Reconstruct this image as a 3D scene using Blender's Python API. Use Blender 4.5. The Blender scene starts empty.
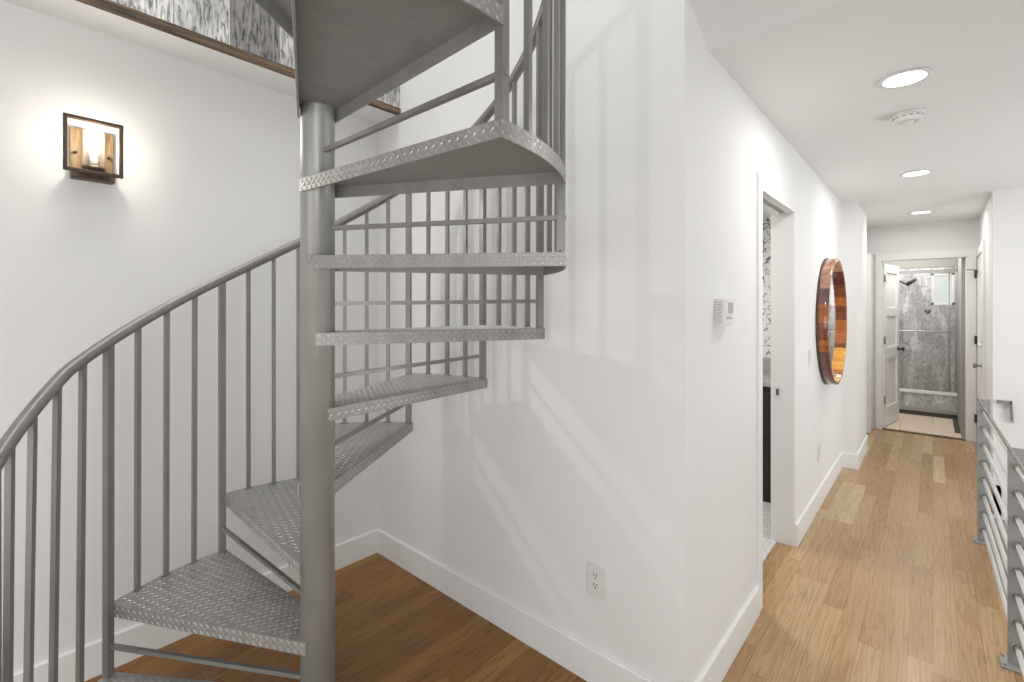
import bpy, bmesh, math, random
from mathutils import Vector, Matrix
random.seed(7)
PI = math.pi
C = bpy.context.scene.collection
sc = bpy.context.scene

# ------------------------------------------------------------------ materials
def nm(name):
    m = bpy.data.materials.new(name); m.use_nodes = True
    nt = m.node_tree; b = nt.nodes['Principled BSDF']
    return m, nt, b
def setc(b, col, rough=.5, metal=0., spec=.5):
    b.inputs['Base Color'].default_value = (*col, 1); b.inputs['Roughness'].default_value = rough
    b.inputs['Metallic'].default_value = metal; b.inputs['Specular IOR Level'].default_value = spec
def tex(nt, kind, scale=(1, 1, 1), rot=(0, 0, 0), **kw):
    tc = nt.nodes.new('ShaderNodeTexCoord'); mp = nt.nodes.new('ShaderNodeMapping')
    mp.inputs['Scale'].default_value = scale; mp.inputs['Rotation'].default_value = rot
    nt.links.new(tc.outputs['Object'], mp.inputs['Vector'])
    t = nt.nodes.new(kind); nt.links.new(mp.outputs[0], t.inputs['Vector'])
    for k, v in kw.items(): t.inputs[k].default_value = v
    return t
def ramp(nt, src, stops):
    r = nt.nodes.new('ShaderNodeValToRGB'); e = r.color_ramp.elements
    while len(e) < len(stops): e.new(.5)
    for i, (p, c) in enumerate(stops): e[i].position = p; e[i].color = (*c, 1)
    nt.links.new(src, r.inputs[0]); return r
def mixc(nt, a, b, fac, mode='MIX'):
    m = nt.nodes.new('ShaderNodeMix'); m.data_type = 'RGBA'; m.blend_type = mode
    for s, v in ((6, a), (7, b)):
        if isinstance(v, tuple): m.inputs[s].default_value = (*v, 1)
        else: nt.links.new(v, m.inputs[s])
    if isinstance(fac, float): m.inputs[0].default_value = fac
    else: nt.links.new(fac, m.inputs[0])
    return m.outputs[2]
def math_(nt, op, a, b=None):
    m = nt.nodes.new('ShaderNodeMath'); m.operation = op
    for i, v in enumerate((a, b)):
        if v is None: continue
        if isinstance(v, (int, float)): m.inputs[i].default_value = v
        else: nt.links.new(v, m.inputs[i])
    return m.outputs[0]
def bump(nt, b, src, st, dist=.002):
    n = nt.nodes.new('ShaderNodeBump'); n.inputs['Strength'].default_value = st; n.inputs['Distance'].default_value = dist
    nt.links.new(src, n.inputs['Height']); nt.links.new(n.outputs[0], b.inputs['Normal'])
def plain(name, col, rough=.5, metal=0., spec=.5, var=.04, scale=40):
    m, nt, b = nm(name); setc(b, col, rough, metal, spec)
    n = tex(nt, 'ShaderNodeTexNoise', (scale,)*3, Scale=1.0, Detail=3.)
    r = ramp(nt, n.outputs[0], [(.3, tuple(c*(1-var) for c in col)), (.7, tuple(min(1, c*(1+var)) for c in col))])
    nt.links.new(r.outputs[0], b.inputs['Base Color'])
    return m
def wall_mat(name, col, rough=.75):
    m, nt, b = nm(name); setc(b, col, rough, 0, .25)
    n = tex(nt, 'ShaderNodeTexNoise', (90,)*3, Scale=1.0, Detail=4.)
    n2 = tex(nt, 'ShaderNodeTexNoise', (1.3,)*3, Scale=1.0, Detail=2.)
    r = ramp(nt, n2.outputs[0], [(.3, tuple(c*.985 for c in col)), (.7, col)])
    nt.links.new(r.outputs[0], b.inputs['Base Color'])
    bump(nt, b, n.outputs[0], .08, .001)
    return m
M = {}
M['wall'] = wall_mat('warm white wall paint', (.858, .853, .838))
M['ceil'] = wall_mat('ceiling paint', (.865, .868, .862))
M['trim'] = wall_mat('white satin trim', (.89, .885, .87), .4)
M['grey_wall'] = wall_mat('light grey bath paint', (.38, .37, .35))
def steel(name, col, rough, var=.12, met=.35):
    m, nt, b = nm(name); setc(b, col, rough, met, .5)
    n = tex(nt, 'ShaderNodeTexNoise', (14, 14, 4), Scale=1.0, Detail=5.)
    r = ramp(nt, n.outputs[0], [(.3, tuple(c*(1-var) for c in col)), (.7, tuple(c*(1+var) for c in col))])
    nt.links.new(r.outputs[0], b.inputs['Base Color'])
    r2 = ramp(nt, n.outputs[0], [(.3, (rough*.85,)*3), (.75, (rough*1.25,)*3)])
    nt.links.new(r2.outputs[0], b.inputs['Roughness'])
    n2 = tex(nt, 'ShaderNodeTexNoise', (300,)*3, Scale=1.0, Detail=2.)
    bump(nt, b, n2.outputs[0], .15, .0006)
    return m
M['steel'] = steel('silver painted steel', (.38, .376, .357), .38, .12, .28)
M['post_steel'] = steel('silver painted steel tube', (.27, .262, .247), .38, .1)
M['plate'] = steel('checker plate steel', (.335, .327, .310), .4, .1, .3)
M['stud'] = steel('worn bright plate studs', (.47, .46, .445), .32, .1, .5)  # studs coloured lighter than the plate around them
M['rail_steel'] = steel('satin stainless', (.36, .36, .355), .4, .05)
M['rod_steel'] = steel('light stainless', (.68, .68, .67), .45, .04)
M['dark_steel'] = plain('dark hardware', (.06, .055, .05), .4, .6)
M['nickel'] = plain('brushed nickel', (.30, .28, .26), .3, .9)
M['white_plastic'] = plain('white plastic', (.80, .79, .77), .35)
M['grey_plastic'] = plain('grey plastic', (.45, .45, .45), .4)
M['slot'] = plain('dark slot', (.08, .07, .065), .6)
M['bronze'] = plain('aged bronze', (.11, .075, .055), .45, .5, var=.3, scale=60)
M['black'] = plain('black lacquer', (.012, .012, .014), .35)
M['counter'] = plain('grey stone counter', (.38, .38, .36), .3, var=.15)
M['steps'] = plain('grey stair tread', (.36, .35, .34), .5)

def wood_floor(name='oak plank floor', tint=None):
    m, nt, b = nm(name)
    tc = nt.nodes.new('ShaderNodeTexCoord'); sp = nt.nodes.new('ShaderNodeSeparateXYZ')
    nt.links.new(tc.outputs['Object'], sp.inputs[0])
    W, Lg = .083, .95
    xi = math_(nt, 'DIVIDE', sp.outputs[0], W); ix = math_(nt, 'FLOOR', xi)
    wn = nt.nodes.new('ShaderNodeTexWhiteNoise'); wn.noise_dimensions = '1D'; nt.links.new(ix, wn.inputs['W'])
    off = math_(nt, 'MULTIPLY', wn.outputs[0], 7.3)
    yi = math_(nt, 'ADD', math_(nt, 'DIVIDE', sp.outputs[1], Lg), off); iy = math_(nt, 'FLOOR', yi)
    cb = nt.nodes.new('ShaderNodeCombineXYZ'); nt.links.new(ix, cb.inputs[0]); nt.links.new(iy, cb.inputs[1])
    w2 = nt.nodes.new('ShaderNodeTexWhiteNoise'); w2.noise_dimensions = '2D'; nt.links.new(cb.outputs[0], w2.inputs['Vector'])
    base = ramp(nt, w2.outputs[0], [(0, (.36, .225, .105)), (.3, (.43, .275, .135)), (.6, (.47, .315, .165)), (.88, (.51, .355, .195)), (1, (.60, .45, .27))])
    # grain, shifted plank by plank
    sh = nt.nodes.new('ShaderNodeVectorMath'); sh.operation = 'MULTIPLY_ADD'
    nt.links.new(w2.outputs[1], sh.inputs[0]); sh.inputs[1].default_value = (5, 9, 3); nt.links.new(tc.outputs['Object'], sh.inputs[2])
    mp = nt.nodes.new('ShaderNodeMapping'); mp.inputs['Scale'].default_value = (13, .75, 1); nt.links.new(sh.outputs[0], mp.inputs[0])
    n1 = nt.nodes.new('ShaderNodeTexNoise'); n1.inputs['Scale'].default_value = 1; n1.inputs['Detail'].default_value = 3; nt.links.new(mp.outputs[0], n1.inputs[0])
    rings = math_(nt, 'FRACT', math_(nt, 'MULTIPLY', n1.outputs[0], 13.))
    rr = ramp(nt, rings, [(0, (.60, .50, .42)), (.18, (1, 1, 1)), (.75, (1.02, 1.02, 1.02)), (1, (.66, .57, .48))])
    mp2 = nt.nodes.new('ShaderNodeMapping'); mp2.inputs['Scale'].default_value = (160, 5, 1); nt.links.new(sh.outputs[0], mp2.inputs[0])
    n2 = nt.nodes.new('ShaderNodeTexNoise'); n2.inputs['Scale'].default_value = 1; n2.inputs['Detail'].default_value = 4; nt.links.new(mp2.outputs[0], n2.inputs[0])
    r2 = ramp(nt, n2.outputs[0], [(.35, (.80, .76, .72)), (.6, (1.04, 1.03, 1.02))])
    c = mixc(nt, base.outputs[0], rr.outputs[0], .5 if not tint else .85, 'MULTIPLY'); c = mixc(nt, c, r2.outputs[0], .7, 'MULTIPLY')
    fx = math_(nt, 'FRACT', xi); fy = math_(nt, 'FRACT', yi)
    gx = math_(nt, 'MINIMUM', fx, math_(nt, 'SUBTRACT', 1., fx)); gy = math_(nt, 'MULTIPLY', math_(nt, 'MINIMUM', fy, math_(nt, 'SUBTRACT', 1., fy)), Lg/W)
    g = math_(nt, 'MINIMUM', gx, gy)
    gr = ramp(nt, g, [(.004, (.45, .38, .32)), (.016, (1, 1, 1))])
    c = mixc(nt, c, gr.outputs[0], .8, 'MULTIPLY')
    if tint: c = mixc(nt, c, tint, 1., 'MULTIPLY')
    nt.links.new(c, b.inputs['Base Color']); b.inputs['Roughness'].default_value = .26; b.inputs['Specular IOR Level'].default_value = .5
    hh = math_(nt, 'ADD', math_(nt, 'MULTIPLY', n1.outputs[0], 1.0), math_(nt, 'MULTIPLY', n2.outputs[0], .3))
    bump(nt, b, hh, .25, .003)
    return m
M['floor'] = wood_floor()
M['floor_shaded'] = wood_floor('oak plank floor with nook shade in colour', (.64, .45, .205))  # same oak as the hall, shade of the stair nook multiplied into colour
def brick_mat(name, c1, c2, mortar, bw, bh, msize, rough, rot=(0, 0, 0), vein=True, planar=None, marb=.6):
    m, nt, b = nm(name)
    t = tex(nt, 'ShaderNodeTexBrick', (1, 1, 1), rot, Scale=1.0)
    t.inputs['Color1'].default_value = (*c1, 1); t.inputs['Color2'].default_value = (*c2, 1); t.inputs['Mortar'].default_value = (*mortar, 1)
    t.inputs['Brick Width'].default_value = bw; t.inputs['Row Height'].default_value = bh; t.inputs['Mortar Size'].default_value = msize
    out = t.outputs[0]
    if vein:
        n = tex(nt, 'ShaderNodeTexNoise', (5, 5, 1.6), Scale=1.0, Detail=9., Distortion=.8)
        r = ramp(nt, n.outputs[0], [(.36, (.42, .43, .45)), (.5, (.78, .79, .80)), (.62, (1.3, 1.3, 1.3))])
        out = mixc(nt, out, r.outputs[0], marb, 'MULTIPLY')
        n3 = tex(nt, 'ShaderNodeTexNoise', (38, 38, 22), Scale=1.0, Detail=6.)
        r3 = ramp(nt, n3.outputs[0], [(.38, (.58, .58, .59)), (.6, (1.2, 1.2, 1.2))])
        out = mixc(nt, out, r3.outputs[0], marb, 'MULTIPLY')
    nt.links.new(out, b.inputs['Base Color']); b.inputs['Roughness'].default_value = rough
    return m
M['marble'] = brick_mat('grey marble tile', (.66, .66, .65), (.54, .545, .545), (.70, .70, .69), .30, .62, .004, .3, (PI/2, 0, 0))
M['bathtile'] = brick_mat('beige floor tile', (.84, .70, .54), (.88, .74, .58), (.60, .48, .36), .62, .62, .005, .4, vein=False)
M['hextile'] = brick_mat('pale mosaic tile', (.72, .72, .70), (.60, .61, .61), (.5, .5, .5), .05, .05, .003, .4, vein=False)

def barn_mat():
    m, nt, b = nm('weathered whitewashed boards')
    tc = nt.nodes.new('ShaderNodeTexCoord'); sp = nt.nodes.new('ShaderNodeSeparateXYZ'); nt.links.new(tc.outputs['Object'], sp.inputs[0])
    yi = math_(nt, 'DIVIDE', math_(nt, 'ADD', sp.outputs[1], .10), .21); iy = math_(nt, 'FLOOR', yi)
    wn = nt.nodes.new('ShaderNodeTexWhiteNoise'); wn.noise_dimensions = '1D'; nt.links.new(iy, wn.inputs['W'])
    base = ramp(nt, wn.outputs[0], [(0, (.30, .29, .28)), (.35, (.48, .47, .46)), (.7, (.74, .73, .72)), (1, (.80, .79, .77))])
    n = tex(nt, 'ShaderNodeTexNoise', (1, 85, 17), Scale=1.0, Detail=8., Distortion=.6)
    r = ramp(nt, n.outputs[0], [(.36, (.16, .16, .165)), (.46, (.7, .7, .7)), (.56, (1.05, 1.04, 1.03)), (.75, (1.35, 1.34, 1.32))])
    n2 = tex(nt, 'ShaderNodeTexNoise', (1, 9, 4), Scale=1.0, Detail=5.)
    r2 = ramp(nt, n2.outputs[0], [(.35, (.62, .62, .63)), (.6, (1.15, 1.15, 1.14))])
    c = mixc(nt, base.outputs[0], r.outputs[0], .9, 'MULTIPLY'); c = mixc(nt, c, r2.outputs[0], .8, 'MULTIPLY')
    fy = math_(nt, 'FRACT', yi); g = ramp(nt, fy, [(0, (.2, .2, .2)), (.03, (1, 1, 1))])
    c = mixc(nt, c, g.outputs[0], .85, 'MULTIPLY')
    nt.links.new(c, b.inputs['Base Color']); b.inputs['Roughness'].default_value = .8
    bump(nt, b, n.outputs[0], .5, .004)
    return m
M['barn'] = barn_mat()
def wood_mat(name, dark, mid, light, scale=(40, 3, 40), rough=.55):
    m, nt, b = nm(name)
    n = tex(nt, 'ShaderNodeTexNoise', scale, Scale=1.0, Detail=7., Distortion=1.)
    r = ramp(nt, n.outputs[0], [(.32, dark), (.5, mid), (.68, light)])
    nt.links.new(r.outputs[0], b.inputs['Base Color']); b.inputs['Roughness'].default_value = rough
    bump(nt, b, n.outputs[0], .3, .002)
    return m
M['rough_wood'] = wood_mat('rough brown wood', (.03, .02, .013), (.13, .08, .045), (.26, .17, .10))
M['panel_wood'] = wood_mat('warm pine panel', (.12, .07, .03), (.22, .14, .07), (.33, .23, .13), (30, 60, 5))
M['bath_rug'] = wood_mat('dark striped rug weave', (.03, .022, .018), (.09, .06, .045), (.22, .16, .12), (4, 40, 4), .9)
def paisley():
    m, nt, b = nm('black and white floral wallpaper')
    v = tex(nt, 'ShaderNodeTexVoronoi', (5, 5, 5), Scale=1.0); v.feature = 'F1'
    n = tex(nt, 'ShaderNodeTexNoise', (10,)*3, Scale=1.0, Detail=2., Distortion=2.)
    s = math_(nt, 'ADD', math_(nt, 'MULTIPLY', v.outputs[0], 3.), math_(nt, 'MULTIPLY', n.outputs[0], 3.))
    f = math_(nt, 'FRACT', s)
    r = ramp(nt, f, [(.0, (.82, .81, .79)), (.62, (.82, .81, .79)), (.66, (.14, .14, .14)), (.82, (.16, .16, .16)), (.86, (.82, .81, .79))])
    nt.links.new(r.outputs[0], b.inputs['Base Color']); b.inputs['Roughness'].default_value = .7
    return m
M['paisley'] = paisley()
def emis(name, col, st):
    m, nt, b = nm(name); setc(b, col, .5); b.inputs['Emission Color'].default_value = (*col, 1); b.inputs['Emission Strength'].default_value = st
    return m
M['lens'] = emis('lit lens', (1., .97, .92), 6.)
M['bulb'] = emis('warm bulb', (1., .86, .62), 3.)
M['frost'] = emis('frosted window glass', (.255, .27, .26), 1.9)
M['door_glass'] = emis('frosted door pane', (.95, .94, .92), .15)
def glassm(name, rough=.0, alpha=.12):
    m, nt, b = nm(name)
    tr = nt.nodes.new('ShaderNodeBsdfTransparent'); gl = nt.nodes.new('ShaderNodeBsdfGlossy'); gl.inputs['Roughness'].default_value = rough
    mx = nt.nodes.new('ShaderNodeMixShader'); fr = nt.nodes.new('ShaderNodeFresnel'); fr.inputs[0].default_value = 1.45
    nt.links.new(fr.outputs[0], mx.inputs[0]); nt.links.new(tr.outputs[0], mx.inputs[1]); nt.links.new(gl.outputs[0], mx.inputs[2])
    nt.links.new(mx.outputs[0], nt.nodes['Material Output'].inputs[0])
    return m
M['glass'] = glassm('clear glass')
m, nt, b = nm('seeded lamp glass')
tr = nt.nodes.new('ShaderNodeBsdfTransparent'); tl = nt.nodes.new('ShaderNodeBsdfTranslucent'); tl.inputs[0].default_value = (1, .97, .92, 1)
mx = nt.nodes.new('ShaderNodeMixShader'); mx.inputs[0].default_value = .08
nt.links.new(tr.outputs[0], mx.inputs[1]); nt.links.new(tl.outputs[0], mx.inputs[2]); nt.links.new(mx.outputs[0], nt.nodes['Material Output'].inputs[0])
M['seeded'] = m
m, nt, b = nm('mirror silver'); setc(b, (.93, .93, .93), .02, 1.); M['mirror'] = m
def stave_mat(name, col, var=.35):
    m, nt, b = nm(name)
    n = tex(nt, 'ShaderNodeTexNoise', (14, 25, 25), Scale=1.0, Detail=5., Distortion=.8)
    r = ramp(nt, n.outputs[0], [(.3, tuple(c*(1-var) for c in col)), (.7, tuple(min(1, c*(1+var)) for c in col))])
    nt.links.new(r.outputs[0], b.inputs['Base Color']); b.inputs['Roughness'].default_value = .12
    b.inputs['Coat Weight'].default_value = .6; b.inputs['Coat Roughness'].default_value = .05
    return m
STAVES = [stave_mat('lacquered orange stave', (.42, .13, .03)), stave_mat('lacquered brown stave', (.20, .055, .018)),
          stave_mat('lacquered amber stave', (.72, .34, .05)), stave_mat('lacquered plum stave', (.17, .07, .065)),
          stave_mat('lacquered rose stave', (.46, .24, .16)), stave_mat('lacquered dark red stave', (.12, .022, .012))]

# ------------------------------------------------------------------ mesh helpers
def add_box(bm, x0, x1, y0, y1, z0, z1, mat=0):
    v = [bm.verts.new(p) for p in ((x0, y0, z0), (x1, y0, z0), (x1, y1, z0), (x0, y1, z0), (x0, y0, z1), (x1, y0, z1), (x1, y1, z1), (x0, y1, z1))]
    for f in ((0, 3, 2, 1), (4, 5, 6, 7), (0, 1, 5, 4), (1, 2, 6, 5), (2, 3, 7, 6), (3, 0, 4, 7)):
        fc = bm.faces.new([v[i] for i in f]); fc.material_index = mat
    return v
def box_bm(*boxes):
    bm = bmesh.new()
    for b_ in boxes: add_box(bm, *b_)
    return bm
def add_prism(bm, pts, z0, z1, xf=None, mat=0):
    xf = xf or (lambda p: p)
    lo = [bm.verts.new(xf((x, y, z0))) for x, y in pts]; hi = [bm.verts.new(xf((x, y, z1))) for x, y in pts]
    n = len(pts)
    a = bm.faces.new(lo[::-1]); c = bm.faces.new(hi); a.material_index = c.material_index = mat
    for i in range(n):
        f = bm.faces.new([lo[i], lo[(i+1) % n], hi[(i+1) % n], hi[i]]); f.material_index = mat
def add_tube(bm, path, r, n=12, caps=True, spin=0., mat=0):
    path = [Vector(p) for p in path]; rings = []
    for i, p in enumerate(path):
        t = (path[min(i+1, len(path)-1)]-path[max(i-1, 0)]).normalized()
        up = Vector((0, 0, 1)) if abs(t.z) < .95 else Vector((1, 0, 0))
        s = t.cross(up).normalized(); u = s.cross(t)
        rr = r[i] if isinstance(r, (list, tuple)) else r
        rings.append([bm.verts.new(p+rr*(math.cos(2*PI*k/n+spin)*s+math.sin(2*PI*k/n+spin)*u)) for k in range(n)])
    for a, b_ in zip(rings, rings[1:]):
        for k in range(n):
            f = bm.faces.new([a[k], b_[k], b_[(k+1) % n], a[(k+1) % n]]); f.smooth = n > 6; f.material_index = mat
    if caps:
        bm.faces.new(rings[0]); bm.faces.new(rings[-1][::-1])
def add_lathe(bm, prof, n=32, xf=None, mat=0, smooth=True):
    xf = xf or (lambda p: p); rings = []
    for r, z in prof:
        rings.append([bm.verts.new(xf((r*math.cos(2*PI*k/n), r*math.sin(2*PI*k/n), z))) for k in range(n)] if r > 1e-6 else [bm.verts.new(xf((0, 0, z)))])
    for a, b_ in zip(rings, rings[1:]):
        for k in range(n):
            k2 = (k+1) % n
            if len(a) == 1 and len(b_) == 1: continue
            if len(a) == 1: vs = [a[0], b_[k], b_[k2]]
            elif len(b_) == 1: vs = [a[k], b_[0], a[k2]]
            else: vs = [a[k], b_[k], b_[k2], a[k2]]
            f = bm.faces.new(vs); f.smooth = smooth; f.material_index = mat
def bar(bm, p, q, w, ang=0., w2=None):       # square bar from p to q (near vertical)
    w2 = w2 or w; p = Vector(p); q = Vector(q)
    s = Vector((math.cos(ang), math.sin(ang), 0)); u = Vector((-math.sin(ang), math.cos(ang), 0))
    vs = [[bm.verts.new(c+s*w/2*a+u*w2/2*b_) for a, b_ in ((-1, -1), (1, -1), (1, 1), (-1, 1))] for c in (p, q)]
    bm.faces.new(vs[0][::-1]); bm.faces.new(vs[1])
    for k in range(4): bm.faces.new([vs[0][k], vs[0][(k+1) % 4], vs[1][(k+1) % 4], vs[1][k]])
def obj(name, bm, mat, parent=None, loc=None, bevel=0., seg=2):
    bmesh.ops.recalc_face_normals(bm, faces=bm.faces)
    me = bpy.data.meshes.new(name); bm.to_mesh(me); bm.free()
    for m_ in (mat if isinstance(mat, (list, tuple)) else [mat]): me.materials.append(m_)
    o = bpy.data.objects.new(name, me); C.objects.link(o)
    if parent is not None: o.parent = parent
    if loc: o.location = loc
    if bevel:
        md = o.modifiers.new('bevel', 'BEVEL'); md.width = bevel; md.segments = seg; md.limit_method = 'ANGLE'
    return o
def thing(name, label, cat, loc=(0, 0, 0), rotz=0, group=None):
    o = bpy.data.objects.new(name, None); C.objects.link(o); o.location = loc; o.rotation_euler = (0, 0, rotz)
    o['label'] = label; o['category'] = cat
    if group: o['group'] = group
    return o
def struct(name, bm, mat, parent=None, **kw):
    o = obj(name, bm, mat, parent, **kw)
    if parent is None: o['kind'] = 'structure'
    return o

# ------------------------------------------------------------------ key dimensions
XL, YA, XB = -2.558, 1.635, -.647      # stair side wall, stair back wall, hall left wall
ZH, ZS = 2.49, 2.628                   # hall ceiling, stair ceiling
BH, BT = .14, .014
XO = -2.33                             # edge of the opening above the stair
YE = 7.38                              # end wall
XR, YR = .38, 5.706                    # hall right wall and its corner
XF = .30                               # floor edge at the railing
TOP = 4.9

# ------------------------------------------------------------------ room shell
struct('floor_stair_nook', box_bm((XL-.15, XB-.01, -1.6, YA+.05, -.25, 0)), M['floor_shaded'])
struct('floor', box_bm((XB-.01, XF, -1.6, YR+.0, -.25, 0), (XL-.15, XB-.01, YA+.05, YR, -.25, 0), (-.9, XR+.05, YR, YE+.03, -.25, 0)), M['floor'])
struct('floor_bathroom', box_bm((-1.6, .6, YE+.03, 10.0, -.1, .001)), M['bathtile'])
struct('floor_powder_room', box_bm((-2.6, XB-.10, 2.0, 5.35, .0005, .004)), M['hextile'])
struct('wall_left', box_bm((XL-.15, XL, -1.6, YA+.0, 0, ZS)), M['wall'])
struct('wall_back', box_bm((XL-.15, XB, YA, YA+.14, 0, TOP)), M['wall'])
T_ = .132
DO0, DO1, DZ = 2.60, 3.40, 2.115
struct('wall_hall_left', box_bm((XB-T_, XB, YA+.14, DO0, 0, TOP-2.2), (XB-T_, XB, DO0, DO1, DZ, TOP-2.2), (XB-T_, XB, DO1, 5.415, 0, 2.7),
       (XB-T_, -.53, 5.415, 6.30, 0, 2.7), (-.78, -.62, 6.30, YE, 0, 2.7)), M['wall'])
struct('wall_end', box_bm((-1.6, -.466, YE, YE+.13, 0, 2.7), (.277, .7, YE, YE+.13, 0, 2.7), (-.466, .277, YE, YE+.13, 2.07, 2.7)), M['wall'])
struct('wall_right', box_bm((XR, XR+.12, YR+.12, YE, -.2, 2.7), (XR, 3.55, YR, YR+.12, -2.9, 2.7)), M['wall'])
struct('wall_stairwell', box_bm((3.4, 3.55, -1.6, YR, -2.9, 2.7)), M['wall'])
struct('wall_front', box_bm((XL-.15, 3.55, -1.75, -1.6, -2.9, 2.7)), M['wall'])
struct('wall_below_floor', box_bm((XF-.02, XF, -1.6, YR, -2.9, -.25), (XF-.02, XR, YR, YR+.12, -2.9, -.25)), M['wall'])
struct('floor_lower_level', box_bm((XF-.3, 3.55, -1.75, YR+.12, -3.0, -2.9)), M['floor'])
# hall ceiling, the short sloped piece, and the ceiling near the camera
bm = box_bm((-.79, 3.55, 1.87, YE+.13, ZH, ZH+.12))
add_prism(bm, [(1.87, ZH), (1.87, ZH+.2), (YA-.03, ZS+.1), (YA-.03, ZS)], XB, 3.55, lambda p: (p[2], p[0], p[1]))
add_box(bm, XB, 3.55, -1.6, YA-.03, ZS, ZS+.12)
add_box(bm, XL-.15, XO, -1.6, YA, ZS, ZS+.12)
add_box(bm, XO, XB, -1.6, -.45, ZS, ZS+.12)
struct('ceiling', bm, M['ceil'])
struct('wall_upper_right', box_bm((XB, XB+.12, -.45, YA, ZS+.12, TOP)), M['wall'])
struct('wall_upper_front', box_bm((XO-.12, XB+.12, -.57, -.45, ZS+.12, TOP)), M['wall'])
struct('ceiling_upper', box_bm((XO-.2, XB+.2, -.6, YA+.2, TOP, TOP+.1)), M['ceil'])
struct('wall_upper_left', box_bm((XO-.10, XO+.004, -.45, YA, ZS+.001, TOP)), M['barn'])
struct('trim_1', box_bm((XO-.02, XO+.014, -.45, YA-.001, ZS-.004, ZS+.030)), M['rough_wood'], bevel=.003)
# powder room and bathroom shells
struct('wall_powder_room_back', box_bm((-2.6, XB-T_, 4.62, 4.70, 0, 2.7)), M['paisley'])
struct('wall_powder_room_left', box_bm((-2.75, -2.6, YA+.14, 4.70, 0, 2.7)), M['paisley'])
struct('ceiling_powder_room', box_bm((-2.6, XB-T_, YA+.14, 4.70, 2.30, 2.40)), M['ceil'])
struct('wall_bathroom_right', box_bm((.245, .42, YE+.13, 9.85, 0, 2.7)), M['grey_wall'])
struct('wall_bathroom_left', box_bm((-1.45, -1.3, YE+.13, 9.85, 0, 2.7)), M['grey_wall'])
struct('ceiling_bathroom', box_bm((-1.45, .42, YE+.13, 9.9, 2.45, 2.55)), M['ceil'])
WX0, WX1, WZ0, WZ1 = -.02, .245, 1.54, 2.02
struct('wall_shower_back', box_bm((-1.45, WX0, 9.72, 9.85, 0, 2.5), (WX1, .42, 9.72, 9.85, 0, 2.5), (WX0, WX1, 9.72, 9.85, 0, WZ0), (WX0, WX1, 9.72, 9.85, WZ1, 2.5)), M['marble'])
struct('wall_shower_header', box_bm((-1.3, .245, 8.70, 8.80, 2.05, 2.45)), M['grey_wall'])
w = struct('window_1', box_bm((WX0, WX1, 9.73, 9.78, WZ0, WZ0+.03), (WX0, WX1, 9.73, 9.78, WZ1-.03, WZ1), (WX0, WX0+.03, 9.73, 9.78, WZ0, WZ1), (WX1-.03, WX1, 9.73, 9.78, WZ0, WZ1)), M['trim'])
obj('pane', box_bm((WX0+.03, WX1-.03, 9.75, 9.76, WZ0+.03, WZ1-.03)), M['frost'], w)

# ------------------------------------------------------------------ baseboards and casings
def base_prof(x0, y0, x1, y1, nx, ny):          # run from a to b on a wall face, normal n
    bm = bmesh.new(); L = math.hypot(x1-x0, y1-y0); dx, dy = (x1-x0)/L, (y1-y0)/L
    pr = [(0, 0), (BT, 0), (BT, BH-.006), (BT-.006, BH), (0, BH)]
    add_prism(bm, pr, 0, L, lambda p: (x0+dx*p[2]+nx*p[0], y0+dy*p[2]+ny*p[0], p[1]))
    return bm
struct('baseboard_left', base_prof(XL, -1.6, XL, YA, 1, 0), M['trim'])
struct('baseboard_back', base_prof(XL+BT, YA, XB+BT, YA, 0, -1), M['trim'])
struct('baseboard_hall_near', base_prof(XB, YA, XB, 2.535, 1, 0), M['trim'])
struct('baseboard_hall_middle', base_prof(XB, DO1+.002, XB, 5.415, 1, 0), M['trim'])
struct('baseboard_hall_jog', base_prof(XB+BT, 5.415, -.53+BT, 5.415, 0, -1), M['trim'])
struct('baseboard_hall_far', base_prof(-.53, 5.415, -.53, 6.30, 1, 0), M['trim'])
struct('trim_2', box_bm((-.62, -.555, 7.08, 7.28, 0, 2.15)), M['trim'], bevel=.003)
struct('trim_3', box_bm((-.535, -.466, YE-.018, YE, 0, 2.07), (.277, .36, YE-.018, YE, 0, 2.07), (-.535, .36, YE-.022, YE, 2.07, 2.16)), M['trim'], bevel=.003)
# pocket door opening: jambs, near casing, head with track, strike plate
tp = struct('trim_4', box_bm((XB-T_-.01, XB+.012, 2.535, 2.60, 0, DZ+.05), (XB-T_-.002, XB+.001, DO1-.012, DO1, 0, DZ), (XB-T_, XB-.085, DO0, DO1, DZ-.02, DZ),
       (XB-.045, XB+.001, DO0, DO1, DZ-.02, DZ)), M['trim'], bevel=.002)
obj('door_track', box_bm((XB-.078, XB-.055, DO0, DO1-.012, DZ-.012, DZ-.001)), M['nickel'], tp)
sp_ = obj('strike_plate', box_bm((XB-.112, XB-.078, DO1-.0145, DO1-.012, .92, 1.0)), M['white_plastic'], tp)
obj('latch_hole', box_bm((XB-.103, XB-.087, DO1-.016, DO1-.0135, .94, .98)), M['slot'], sp_)
struct('trim_5', box_bm((-.466, .277, YE-.01, YE+.05, .0, .012)), M['rough_wood'])

# ------------------------------------------------------------------ spiral staircase
CX, CY = -1.460, .711
RC, RT, RP = .051, .786, .775
A0, DA, DZT = math.radians(212.28), math.radians(30), .237
LIP = .040
NT = 11
stair = thing('spiral_staircase', 'silver painted steel spiral staircase with diamond plate treads in the white stair nook', 'staircase', (CX, CY, 0))

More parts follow.
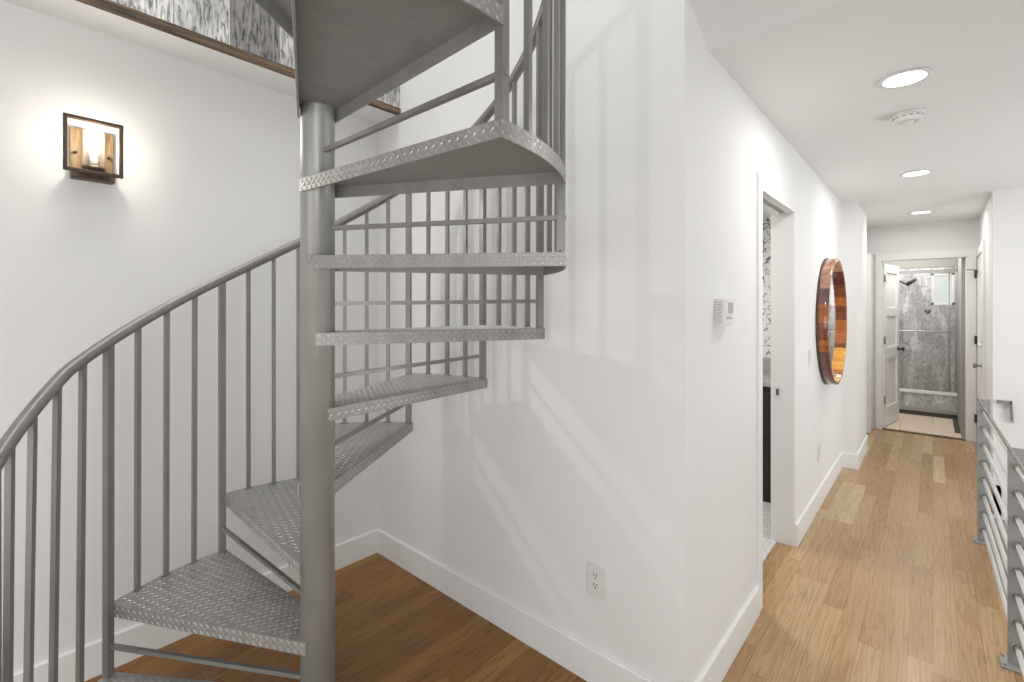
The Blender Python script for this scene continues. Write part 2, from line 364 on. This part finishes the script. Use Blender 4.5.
def lozenge(bm, c, e1, e2, n, ang, L=.024, W=.0066, h=.0017):
    a = math.cos(ang)*e1+math.sin(ang)*e2; b_ = -math.sin(ang)*e1+math.cos(ang)*e2
    base = [c+a*L/2, c+a*L*.2+b_*W/2, c-a*L*.2+b_*W/2, c-a*L/2, c-a*L*.2-b_*W/2, c+a*L*.2-b_*W/2]
    lo = [bm.verts.new(p-n*.0002) for p in base]; hi = [bm.verts.new(c+(p-c)*.55+n*h) for p in base]
    bm.faces.new(hi).material_index = 1
    for k in range(6): bm.faces.new([lo[k], lo[(k+1) % 6], hi[(k+1) % 6], hi[k]]).material_index = 1
def inside(p, poly):
    # convex, counter-clockwise; distance to the nearest edge
    d = 1e9
    for i in range(len(poly)):
        a = poly[i]; b_ = poly[(i+1) % len(poly)]
        ex, ey = b_[0]-a[0], b_[1]-a[1]; L = math.hypot(ex, ey)
        d = min(d, (ex*(p[1]-a[1])-ey*(p[0]-a[0]))/L)
    return d
def tread_mesh(a_nose, a_back):
    """tread in its own frame, centre at the column axis, z = 0 at the walking surface"""
    N = 14; r_in = RC+.003
    poly = [(r_in*math.cos(a_back-PI/2), r_in*math.sin(a_back-PI/2))]
    poly += [(RT*math.cos(a_back+(a_nose-a_back)*i/N), RT*math.sin(a_back+(a_nose-a_back)*i/N)) for i in range(N+1)]
    poly += [(r_in*math.cos(a_nose+PI/2), r_in*math.sin(a_nose+PI/2))]
    bm = bmesh.new()
    add_prism(bm, poly, -.005, 0)
    th = .005
    def strip(p, q, side):         # lip hanging below an edge, inside face offset th
        ex, ey = q[0]-p[0], q[1]-p[1]; L = math.hypot(ex, ey); nx, ny = ey/L, -ex/L     # outward for a ccw polygon
        add_prism(bm, [(p[0]+nx*.0003, p[1]+ny*.0003), (q[0]+nx*.0003, q[1]+ny*.0003), (q[0]-nx*th, q[1]-ny*th), (p[0]-nx*th, p[1]-ny*th)], -LIP, -.0003)
        return L, (nx, ny)
    n = len(poly)
    for i in list(range(n-1)):
        p, q = poly[i], poly[i+1]
        L, nn = strip(p, q, 0)
        if i in (0, n-2):
            e1 = Vector(((q[0]-p[0])/L, (q[1]-p[1])/L, 0)); e2 = Vector((0, 0, 1)); nv = Vector((nn[0], nn[1], 0))
            pit = .0127; k = 0; s = .012
            while s < L-.010:
                for dz_ in ((-.0085, -.0325) if k % 2 == 0 else (-.0205,)):
                    lozenge(bm, Vector((p[0], p[1], 0))+e1*s+e2*dz_+nv*.0003, e1, e2, nv, PI/4 if k % 2 else -PI/4, L=.0195)
                s += pit; k += 1
    # outer curved lip pattern
    arcL = RT*(a_nose-a_back); m_ = int(arcL/.0127)
    for k in range(m_):
        a = a_back+(k+.5)/m_*(a_nose-a_back)
        e1 = Vector((-math.sin(a), math.cos(a), 0)); nv = Vector((math.cos(a), math.sin(a), 0)); e2 = Vector((0, 0, 1))
        for dz_ in ((-.0085, -.0325) if k % 2 == 0 else (-.0205,)):
            lozenge(bm, nv*(RT-.0003)+e2*dz_, e1, e2, nv, PI/4 if k % 2 else -PI/4, L=.0195)
    # walking surface pattern
    e1 = Vector((1, 0, 0)); e2 = Vector((0, 1, 0)); nz = Vector((0, 0, 1)); qx, qy = .0142, .0284
    for i in range(-8, 62):
        for j in range(-30, 31):
            x, y = i*qx, (j+(.5 if i % 2 else 0))*qy
            if math.hypot(x, y) < RC+.012 or inside((x, y), poly) < .008: continue
            lozenge(bm, Vector((x, y, 0)), e1, e2, nz, PI/4 if i % 2 else -PI/4, h=.0013)
    return bm
half = DA/2
tm = None
proto_tread = None
for k in range(NT):
    a_mid = A0-k*DA+DA/2
    if proto_tread is None:
        o = proto_tread = obj('tread', tread_mesh(half-math.radians(.7), -half-math.radians(1.2)), [M['plate'], M['stud']], stair)
    else:
        o = proto_tread.copy(); C.objects.link(o); o.parent = stair
    o.location = (0, 0, DZT*(k+1)); o.rotation_euler = (0, 0, a_mid)
bm = bmesh.new(); add_lathe(bm, [(0, 0), (RC, 0), (RC, 3.2), (RC*.98, 3.215), (0, 3.22)], 40)
col = obj('central_column', bm, M['steel'], stair, loc=(.0035, .003, 0))
bm = bmesh.new(); add_lathe(bm, [(0, .001), (.11, .001), (.11, .010), (.10, .013), (0, .013)], 40)
for k in range(4):
    a = k*PI/2+.5; add_lathe(bm, [(.011, .013), (.011, .022), (0, .022)], 6, lambda p, a=a: (p[0]+.085*math.cos(a), p[1]+.085*math.sin(a), p[2]), smooth=False)
obj('floor_flange', bm, M['steel'], col)
def zrail(a):
    t = (A0-a)/DA
    z = DZT*(t+1)+1.145
    if t < -.35: z -= .045*(-t-.35)/.5
    return z
def P(a, r, z): return (r*math.cos(a), r*math.sin(a), z)
bm = bmesh.new()
path = []
a = A0+DA*1.02
while a > A0-10.1*DA: path.append(P(a, RP, zrail(a))); a -= math.radians(2.5)
add_tube(bm, path, .0192, 16)
obj('handrail', bm, M['post_steel'], stair)
def add_weld(bm, a, r, z):
    for q in ((.013, .005), (-.012, .004)):
        c = P(a, r, z); add_lathe(bm, [(.0, 0.006), (.005, .004), (.007, .0)], 8, lambda p: (c[0]+p[0]+q[0]*math.cos(a+PI/2), c[1]+p[1]+q[0]*math.sin(a+PI/2), c[2]+p[2]))
for k in range(-1, NT-1):
    a = A0-k*DA
    bm = bmesh.new(); zb = DZT*(k+1) if k >= 0 else .0
    bar(bm, P(a+(math.radians(.25) if k == 0 else 0), RP-.002, zb), P(a, RP, zrail(a)-.008), .0225, a)
    add_weld(bm, a, RP-.004, zb)
    obj('post', bm, M['post_steel'], stair)
    if k >= 0:
        bm = bmesh.new(); z = zb+DZT*.43
        add_tube(bm, [P(a, RC-.005, z-.012), P(a, RP+.012, z)], .0095, 4, spin=PI/4)
        obj('riser_bar', bm, M['post_steel'], stair)
BAL = []
for k in range(-1, NT-2):
    if k == -1:
        for d, dl in ((6.5, 1.6), (12.9, 2.2), (19.2, 2.6), (25.2, 2.2)): BAL.append((A0+math.radians(d), math.radians(dl), DZT))
    else:
        for q in (1, 2, 3): BAL.append((A0-(k+q/4)*DA, math.radians(.35) if k == 0 else 0, DZT*(k+2)))
for a, lean, zb in BAL:
    bm = bmesh.new()
    bar(bm, P(a+lean, RT-.014 if lean < .02 else RP-.01, zb), P(a, RP, zrail(a)-.008), .0150, a)
    add_weld(bm, a+lean, RT-.014, zb)
    obj('baluster', bm, M['post_steel'], stair)

# ------------------------------------------------------------------ wall sconce
sx, sy, sz = XL, .306, 2.01
t = thing('wall_sconce', 'bronze square framed wall sconce with lit bulb in a glass cylinder on the left wall', 'wall lamp', (sx, sy, sz))
obj('backplate', box_bm((0, .05, -.066, .066, 0, .03)), M['bronze'], t, bevel=.002)
obj('wood_panel', box_bm((0, .018, -.066, .066, .028, .203)), M['panel_wood'], t, bevel=.001)
bm = bmesh.new(); fx0, fx1 = .078, .098
add_box(bm, fx0, fx1, -.093, .086, .015, .027); add_box(bm, fx0, fx1, -.093, .086, .217, .229)
add_box(bm, fx0, fx1, -.093, -.081, .027, .217); add_box(bm, fx0, fx1, .074, .086, .027, .217)
obj('square_frame', bm, M['bronze'], t, bevel=.001)
for yy in (-.05, .05):
    bm = bmesh.new(); add_tube(bm, [(.018, yy, .105), (.034, yy, .105)], [.0055, .0045], 10); obj('screw', bm, M['dark_steel'], t)
bm = bmesh.new(); add_tube(bm, [(.045, -.0, .020), (.085, 0, .02)], .012, 4, spin=PI/4); obj('support_arm', bm, M['bronze'], t)
xc = .058
bm = bmesh.new(); add_lathe(bm, [(0, .027), (.020, .027), (.036, .036), (.037, .048), (.0, .048)], 28, lambda p: (p[0]+xc, p[1], p[2])); obj('cup', bm, M['bronze'], t)
bm = bmesh.new(); add_lathe(bm, [(.0335, .047), (.0335, .190), (.0315, .190), (.0315, .047)], 32, lambda p: (p[0]+xc, p[1], p[2])); obj('glass_shade', bm, M['seeded'], t)
bm = bmesh.new(); add_lathe(bm, [(0, .048), (.013, .048), (.013, .080), (.010, .084), (0, .084)], 20, lambda p: (p[0]+xc, p[1], p[2])); obj('lamp_socket', bm, M['grey_plastic'], t)
bm = bmesh.new(); add_lathe(bm, [(.008, .084), (.014, .100), (.021, .122), (.023, .138), (.019, .154), (.009, .166), (0, .169)], 20, lambda p: (p[0]+xc, p[1], p[2])); obj('bulb', bm, M['bulb'], t)

# ------------------------------------------------------------------ outlets, switch, thermostat
def outlet_parts(t):
    obj('cover_plate', box_bm((-.040, .040, -.009, 0, -.062, .062)), M['white_plastic'], t, bevel=.003)
    for s in (1, -1):
        bm = bmesh.new(); add_lathe(bm, [(.0, .0), (.0165, .0), (.0165, .0025), (0, .0025)], 24, lambda p: (p[0], -.009-p[2], p[1]*.85+s*.0195), smooth=False)
        so = obj('socket', bm, M['white_plastic'], t)
        bm = box_bm((-.0085, -.005, -.0122, -.0112, s*.0195+.001, s*.0195+.010), (.005, .0085, -.0122, -.0112, s*.0195+.002, s*.0195+.010))
        add_lathe(bm, [(.0, .0112), (.003, .0112), (.003, .0123), (0, .0123)], 12, lambda p: (p[0], -p[2], p[1]+s*.0195-.007), smooth=False)
        obj('slot', bm, M['slot'], so)
t = thing('wall_outlet', 'white duplex electrical outlet low on the wall beside the spiral staircase', 'outlet', (-1.000, YA, .415)); outlet_parts(t)
t = thing('wall_outlet', 'small white outlet low on the hallway wall below the round mirror', 'outlet', (XB, 4.20, .41), PI/2); outlet_parts(t)
t = thing('light_switch', 'slim white light switch on the hallway wall left of the round mirror', 'light switch', (XB, 3.86, 1.15), PI/2)
obj('cover_plate', box_bm((-.036, .036, -.006, 0, -.058, .058)), M['white_plastic'], t, bevel=.003)
obj('rocker', box_bm((-.016, .016, -.010, -.005, -.033, .033)), M['white_plastic'], t, bevel=.002)
t = thing('thermostat', 'white boxy thermostat with small grey screen on the wall before the pocket door', 'thermostat', (XB, 2.005, 1.48), PI/2)
obj('body', box_bm((-.062, .062, -.030, 0, -.053, .053)), M['white_plastic'], t, bevel=.003)
s_ = obj('face_plate', box_bm((-.060, .060, -.034, -.030, -.051, .051)), M['white_plastic'], t, bevel=.002)
obj('screen', box_bm((-.012, .050, -.0352, -.0338, -.004, .040)), M['grey_plastic'], t, bevel=.0005)
for bx_ in (-.025, .0, .025): obj('button', box_bm((bx_-.007, bx_+.007, -.036, -.0335, -.028, -.018)), M['grey_plastic'], t, bevel=.001)
bm = bmesh.new()
for i in range(9): add_box(bm, -.0632, -.0615, -.026, -.006, -.042+i*.010, -.038+i*.010)
obj('vent_slots', bm, M['grey_plastic'], t)

# ------------------------------------------------------------------ round mirror
my, mz, mr, mp_ = 4.60, 1.387, .508, .080
t = thing('round_mirror', 'round wall mirror in a deep glossy orange and brown stave frame on the hallway wall', 'mirror', (XB, my, mz))
bm = bmesh.new(); NS = 72; ri = mr-.028
seq = []; rr_ = random.Random(3)
for i in range(NS):
    ang = (i+.5)/NS*360                     # 0 = away down the hall, 90 = up, 180 = near side, 270 = down
    if i % 3 == 0: pick = rr_.random()
    if 60 < ang < 125: c = 4 if pick < .7 else 0
    elif 125 <= ang < 205: c = (4, 0, 3)[int(pick*3)] if ang < 170 else (0 if pick < .7 else 1)
    elif 205 <= ang < 262: c = 3 if pick < .7 else 1
    elif 262 <= ang < 300: c = 2 if pick < .6 else 0
    elif 300 <= ang < 335: c = 2 if pick < .75 else 1
    elif ang >= 335 or ang < 25: c = 1 if pick < .5 else 0
    else: c = 5 if pick < .7 else 2
    seq.append(c)
prof = [(mr-.012, .0), (mr, .012), (mr, mp_-.006), (mr-.006, mp_), (ri+.006, mp_), (ri, mp_-.006), (ri, .006), (ri-.004, .0)]
rings = []
for i in range(NS):
    a = 2*PI*i/NS
    rings.append([bm.verts.new((x, r*math.cos(a), r*math.sin(a))) for r, x in prof])
for i in range(NS):
    a_, b_ = rings[i], rings[(i+1) % NS]
    for j in range(len(prof)):
        j2 = (j+1) % len(prof); f = bm.faces.new([a_[j], b_[j], b_[j2], a_[j2]]); f.smooth = True
        f.material_index = seq[i]
        if 4 <= j <= 6 and 335 <= (i+.5)/NS*360 or (4 <= j <= 6 and (i+.5)/NS*360 < 40): f.material_index = 1 if seq[i] != 0 else 0
obj('frame', bm, STAVES, t)
bm = bmesh.new(); add_lathe(bm, [(0, .026), (ri+.002, .026), (ri+.002, .036), (0, .036)], 72, lambda p: (p[2], p[0], p[1]), smooth=False)
obj('mirror_glass', bm, M['mirror'], t)
bm = bmesh.new(); add_lathe(bm, [(mr-.02, .0), (mr+.004, .0), (mr+.004, .014), (mr-.004, .016)], 72, lambda p: (p[2], p[0], p[1]))
obj('backing_ring', bm, M['bronze'], t)

# ------------------------------------------------------------------ recessed lights and smoke detector
LP = [(-.092, 2.655, 'large round recessed ceiling light nearest the camera'), (-.093, 4.587, 'middle round recessed ceiling light, beyond the smoke detector'),
      (-.093, 6.496, 'smallest round recessed ceiling light, farthest along by the bathroom door')]
for x, y, lb in LP:
    t = thing('recessed_light', lb, 'ceiling light', (x, y, ZH), 0, 'recessed lights in the hallway ceiling')
    bm = bmesh.new(); add_lathe(bm, [(.073, .0), (.092, -.001), (.094, -.004), (.084, -.009), (.074, -.006)], 48); obj('trim_ring', bm, M['white_plastic'], t)
    bm = bmesh.new(); add_lathe(bm, [(0, -.0035), (.075, -.0035), (.075, -.001), (0, -.001)], 48, smooth=False); obj('lens', bm, M['lens'], t)
t = thing('smoke_detector', 'round white smoke detector on the hallway ceiling behind the first light', 'smoke detector', (-.096, 3.16, ZH))
bm = bmesh.new(); add_lathe(bm, [(0, 0), (.070, 0), (.070, -.010), (.066, -.012), (0, -.012)], 40); obj('base', bm, M['white_plastic'], t)
bm = bmesh.new(); add_lathe(bm, [(.062, -.012), (.062, -.030), (.055, -.040), (.036, -.044), (.034, -.040), (.026, -.040), (.024, -.045), (0, -.046)], 40); obj('cover', bm, M['white_plastic'], t)
bm = bmesh.new()
for k in range(14):
    a = 2*PI*k/14; c, s2 = math.cos(a), math.sin(a)
    v = [bm.verts.new((c*r-s2*w_, s2*r+c*w_, z)) for r, w_, z in ((.0628, -.008, -.018), (.0628, .008, -.018), (.0628, .008, -.026), (.0628, -.008, -.026))]
    bm.faces.new(v)
obj('vent', bm, M['grey_plastic'], t)

# ------------------------------------------------------------------ railing along the open stairwell
t = thing('stair_railing', 'metal guard railing with eight horizontal bars along the right floor edge', 'railing', (.213, 4.27, 0), .0155)
posts = [0, -1.39, -2.78]
for y in posts:
    p_ = obj('post', box_bm((0, .060, y-.006, y+.006, .008, .912)), M['rail_steel'], t, bevel=.001)
    obj('base_plate', box_bm((-.022, .075, y-.05, y+.05, .0, .008)), M['rail_steel'], p_, bevel=.002)
    for q in (-.035, .035):
        bm = bmesh.new(); add_lathe(bm, [(.007, .008), (.007, .013), (0, .014)], 8, lambda p: (p[0]-.012, p[1]+y+q, p[2])); obj('bolt', bm, M['nickel'], p_)
    for i in range(8):
        bm = bmesh.new(); add_tube(bm, [(.030, y-.022, .077+i*.108), (.030, y-.005, .077+i*.108)], .0145, 12); obj('clamp', bm, M['nickel'], p_)
obj('top_rail', box_bm((-.001, .008, -2.9, .015, .903, .921)), M['nickel'], t, bevel=.001)
for i in range(8):
    bm = bmesh.new(); add_tube(bm, [(.030, -2.9, .077+i*.108), (.030, .015, .077+i*.108)], .0095, 12); obj('rail_bar', bm, M['rod_steel'], t)
# end of the handrail of the stair going down
t = thing('lower_handrail', 'grey L-shaped handrail end on the white wall beyond the railing', 'handrail')
obj('rail', box_bm((.402, .49, YR-.035, YR-.004, .695, .722)), M['nickel'], t, bevel=.002)
bm = bmesh.new(); add_prism(bm, [(.478, .722), (.49, .722), (.497, .54), (.482, .57)], YR-.035, YR-.004, lambda p: (p[0], p[2], p[1])); obj('rail_end', bm, M['nickel'], t)
bm = bmesh.new()
for i in range(10): add_box(bm, XF, 1.6, YR-.28*(i+1), YR-.28*i, -2.9, -.28-.19*i)
struct('stairs_down', bm, M['steps'])

# ------------------------------------------------------------------ doors
def panel_leaf(w, h, th, rails, parent, name='leaf', mat=None, glass_top=False):
    """leaf in local frame: x along width 0..w, y thickness, z height; rails = list of (z0,z1) panel openings"""
    bm = bmesh.new(); st = .105
    add_box(bm, 0, st, 0, th, 0, h); add_box(bm, w-st, w, 0, th, 0, h)
    zs = [0]+[v for r in rails for v in r]+[h]
    for i in range(0, len(zs), 2): add_box(bm, st, w-st, 0, th, zs[i], zs[i+1])
    leaf = obj(name, bm, mat or M['trim'], parent, bevel=.002)
    for i, (z0, z1) in enumerate(rails):
        bm = box_bm((st, w-st, .016, th-.016, z0, z1))
        obj('panel', bm, M['door_glass'] if glass_top and i == len(rails)-1 else M['trim'], leaf)
    return leaf
def knob(parent, x, y, z, sgn, mat):
    bm = bmesh.new(); add_lathe(bm, [(0, 0), (.030, 0), (.030, .006), (.012, .010), (.010, .030), (.020, .040), (.027, .052), (.024, .064), (0, .070)], 24, lambda p: (x+p[0], y+sgn*p[2], z+p[1]))
    obj('knob', bm, mat, parent)
def hinge(parent, x, y, z):
    bm = bmesh.new(); add_tube(bm, [(x, y, z-.045), (x, y, z+.045)], .008, 10); add_box(bm, x-.004, x+.028, y-.003, y+.003, z-.043, z+.043); obj('hinge', bm, M['nickel'], parent)
# bathroom door, hinged on the left jamb, swung into the bathroom
d1 = bpy.data.objects.new('door_1', None); C.objects.link(d1); d1['kind'] = 'structure'
d1.location = (-.452, YE+.10, .012); d1.rotation_euler = (0, 0, math.radians(80.5))
lf = panel_leaf(.70, 2.03, .038, [(.24, .84), (.98, 1.38), (1.48, 1.93)], d1, glass_top=False)
knob(lf, .64, 0, .94, -1, M['dark_steel']); knob(lf, .64, .038, .94, 1, M['dark_steel'])
for z in (.34, 1.08, 1.85): hinge(lf, -.004, -.006, z)
# closet doors on the right wall, near leaf and far leaf
d2 = bpy.data.objects.new('door_2', None); C.objects.link(d2); d2['kind'] = 'structure'
d2.location = (XR-.006, 7.30, .01); d2.rotation_euler = (0, 0, -PI/2)
lf = panel_leaf(.46, 2.03, .004, [], d2) if False else None
def closet_leaf(y0, y1, parent, knob_y=None, hinge_y=None):
    bm = box_bm((XR-.012, XR-.001, y0, y1, .01, 2.04)); lf = obj('leaf', bm, M['trim'], parent, bevel=.002)
    for z0, z1 in ((.22, .88), (1.10, 1.86)):
        bm = bmesh.new(); w_ = .012
        for (a, b_, c, d) in ((y0+.09, y1-.09, z0, z0+w_), (y0+.09, y1-.09, z1-w_, z1), (y0+.09, y0+.09+w_, z0, z1), (y1-.09-w_, y1-.09, z0, z1)):
            add_box(bm, XR-.019, XR-.011, a, b_, c, d)
        obj('panel_moulding', bm, M['trim'], lf)
    if knob_y:
        bm = bmesh.new(); add_lathe(bm, [(0, 0), (.030, 0), (.030, .006), (.012, .010), (.010, .030), (.020, .040), (.027, .052), (.024, .064), (0, .070)], 24, lambda p: (XR-.012-p[2], knob_y+p[0], .915+p[1]))
        obj('knob', bm, M['nickel'], lf)
    if hinge_y:
        for z in (.27, 1.14, 1.87):
            bm = bmesh.new(); add_tube(bm, [(XR-.03, hinge_y, z-.045), (XR-.03, hinge_y, z+.045)], .008, 10); add_box(bm, XR-.03, XR-.010, hinge_y-.012, hinge_y+.012, z-.043, z+.043)
            if z > 1.8: add_tube(bm, [(XR-.03, hinge_y, z+.045), (XR-.10, hinge_y-.02, z+.05)], .004, 8)
            obj('hinge', bm, M['dark_steel'], lf)
d2.location = (0, 0, 0); d2.rotation_euler = (0, 0, 0)
closet_leaf(6.58, 7.30, d2, knob_y=6.66, hinge_y=7.33)
struct('trim_6', box_bm((XR-.02, XR, 6.46, 6.56, 0, 2.06), (XR-.02, XR, 6.46, YE-.02, 2.06, 2.15)), M['trim'], bevel=.002)

# ------------------------------------------------------------------ bathroom contents
SY = 8.72
t = thing('shower_enclosure', 'glass shower enclosure with grey tiled curb at the far end of the bathroom', 'shower')
obj('curb', box_bm((-1.3, .245, SY, SY+.12, .0, .305)), M['marble'], t)
obj('curb_cap', box_bm((-1.3, .245, SY-.015, SY+.135, .305, .335)), M['trim'], t, bevel=.003)
obj('floor_sill', box_bm((-1.3, .245, SY-.05, SY, .06, .115)), M['counter'], t, bevel=.003)
obj('shadow_gap', box_bm((-1.3, .245, SY-.03, SY-.001, .001, .055)), M['slot'], t)
obj('glass_panel', box_bm((-1.3, .245, SY+.05, SY+.058, .345, 1.98)), M['glass'], t)
obj('header_rail', box_bm((-1.3, .245, SY+.03, SY+.08, 1.98, 2.02)), M['rail_steel'], t, bevel=.003)
bm = bmesh.new(); add_tube(bm, [(-.75, SY-.02, 1.17), (.16, SY-.02, 1.17)], .011, 12)
for x in (-.7, .12): add_tube(bm, [(x, SY-.02, 1.17), (x, SY+.05, 1.17)], .008, 10)
obj('towel_bar', bm, M['rod_steel'], t)
bm = bmesh.new(); add_tube(bm, [(.165, SY+.045, .35), (.165, SY+.045, 1.98)], .006, 8); obj('panel_edge', bm, M['rail_steel'], t)
t = thing('overhead_shower', 'black angled shower head inside the grey tiled shower', 'shower head')
bm = bmesh.new(); add_tube(bm, [(-.42, 9.3, 1.93), (-.33, 9.3, 1.87), (-.295, 9.3, 1.845)], .012, 12); obj('arm', bm, M['black'], t)
bm = bmesh.new(); add_tube(bm, [(-.302, 9.3, 1.835), (-.26, 9.3, 1.87), (-.19, 9.3, 1.925)], [.022, .03, .02], 16); obj('spray_head', bm, M['black'], t)
bm = bmesh.new(); add_tube(bm, [(-1.31, 9.3, 2.0), (-.8, 9.3, 2.0), (-.42, 9.3, 1.93)], .009, 10); obj('supply_pipe', bm, M['black'], t)
t = thing('shower_valve', 'small chrome shower valve on the grey tiled wall under the window', 'shower valve')
bm = bmesh.new(); add_lathe(bm, [(0, 0), (.035, 0), (.035, .008), (.014, .012), (.012, .05), (0, .052)], 20, lambda p: (-.06+p[0], 9.722-p[2], 1.44+p[1])); obj('valve_plate', bm, M['nickel'], t)
bm = bmesh.new(); add_box(bm, .195, .262, 7.75, 8.75, .002, .014)
o = obj('bath_rug', bm, M['bath_rug'], bevel=.004); o['label'] = 'dark brown striped rug on the beige tile inside the bathroom doorway'; o['category'] = 'rug'

# ------------------------------------------------------------------ powder room vanity
t = thing('bathroom_vanity', 'black vanity cabinet with grey stone top glimpsed through the pocket door opening', 'vanity')
obj('cabinet', box_bm((-1.9, -.80, 4.02, 4.615, .004, .895)), M['black'], t, bevel=.003)
obj('cabinet_door', box_bm((-1.32, -.83, 4.005, 4.02, .10, .85)), M['black'], t, bevel=.003)
obj('countertop', box_bm((-1.92, -.785, 3.99, 4.615, .895, .925)), M['counter'], t, bevel=.003)
obj('backsplash', box_bm((-1.92, -.785, 4.595, 4.615, .925, 1.06)), M['counter'], t, bevel=.002)

# ------------------------------------------------------------------ lights
def area(name, loc, rot, sx_, sy_, pw, col=(1, .97, .93)):
    l = bpy.data.lights.new(name, 'AREA'); l.shape = 'RECTANGLE'; l.size = sx_; l.size_y = sy_; l.energy = pw; l.color = col
    o = bpy.data.objects.new(name, l); C.objects.link(o); o.location = loc; o.rotation_euler = rot; return o
def point(name, loc, pw, r=.05, col=(1, .95, .88)):
    l = bpy.data.lights.new(name, 'POINT'); l.energy = pw; l.shadow_soft_size = r; l.color = col
    o = bpy.data.objects.new(name, l); C.objects.link(o); o.location = loc; return o
area('upper_shaft_fill', (-1.5, .5, TOP-.05), (0, 0, 0), 1.0, 1.2, 30, (.97, .985, 1))  # added area lamp under the closed shaft top, brightens the stair from above
def aim(loc, to): return (Vector(to)-Vector(loc)).to_track_quat('-Z', 'Y').to_euler()
L0 = (2.75, 4.0, 1.0)
area('stairwell_daylight', L0, aim(L0, (-.3, 4.6, 1.9)), 1.1, 1.1, 43, (.95, .975, 1))
L1 = (.9, -1.35, 1.25)
area('landing_fill', L1, aim(L1, (-1.6, 1.6, 1.0)), 2.6, 2.0, 62, (.95, .975, 1))
L2 = (-1.2, -1.45, .9)
area('landing_low_fill', L2, aim(L2, (-2.2, 1.2, .6)), 1.8, 1.4, 16, (.96, .98, 1))
for x, y, lb in LP:
    l = bpy.data.lights.new('downlight', 'AREA'); l.shape = 'DISK'; l.size = .14; l.energy = 7; l.color = (1, .98, .95)
    o = bpy.data.objects.new('downlight', l); C.objects.link(o); o.location = (x, y, ZH-.012)
area('bathroom_fill', (-.3, 8.0, 2.4), (0, 0, 0), .8, .8, 19)  # unseen fill lamp added under the bathroom ceiling
area('shower_fill', (-.3, 9.25, 2.4), (0, 0, 0), .8, .6, 15)  # another added fill lamp, out of view above the shower
area('powder_room_light', (-1.5, 3.3, 2.25), (0, 0, 0), .5, .5, 22)
area('lower_level_light', (.95, 3.5, -.6), (0, 0, 0), 1., 2., 8)
point('sconce_light', (XL+.098, .306, 2.15), 2.2, .02, (1, .90, .76))
l = bpy.data.lights.new('sconce_throw', 'SPOT'); l.energy = 12.5; l.spot_size = math.radians(100); l.spot_blend = .5; l.shadow_soft_size = .022; l.color = (1, .96, .90)
o = bpy.data.objects.new('sconce_throw', l); C.objects.link(o); o.location = (XL+.11, .306, 2.15); o.rotation_euler = aim(o.location, (-.75, 1.635, 1.5))
wd = bpy.data.worlds.new('world'); sc.world = wd; wd.use_nodes = True
wd.node_tree.nodes['Background'].inputs[0].default_value = (.9, .95, 1, 1); wd.node_tree.nodes['Background'].inputs[1].default_value = .5

# ------------------------------------------------------------------ camera
cam = bpy.data.cameras.new('camera'); co = bpy.data.objects.new('camera', cam); C.objects.link(co); sc.camera = co
cam.sensor_width = 36; cam.sensor_fit = 'HORIZONTAL'; cam.lens = 36*474/1024
co.location = (0, 0, 1.5); co.rotation_euler = (PI/2, 0, .7262)
cam.shift_y = -(341-307.4)/1024; cam.clip_start = .02
sc.view_settings.view_transform = 'Standard'; sc.view_settings.look = 'None'; sc.view_settings.exposure = 0; sc.view_settings.gamma = 1
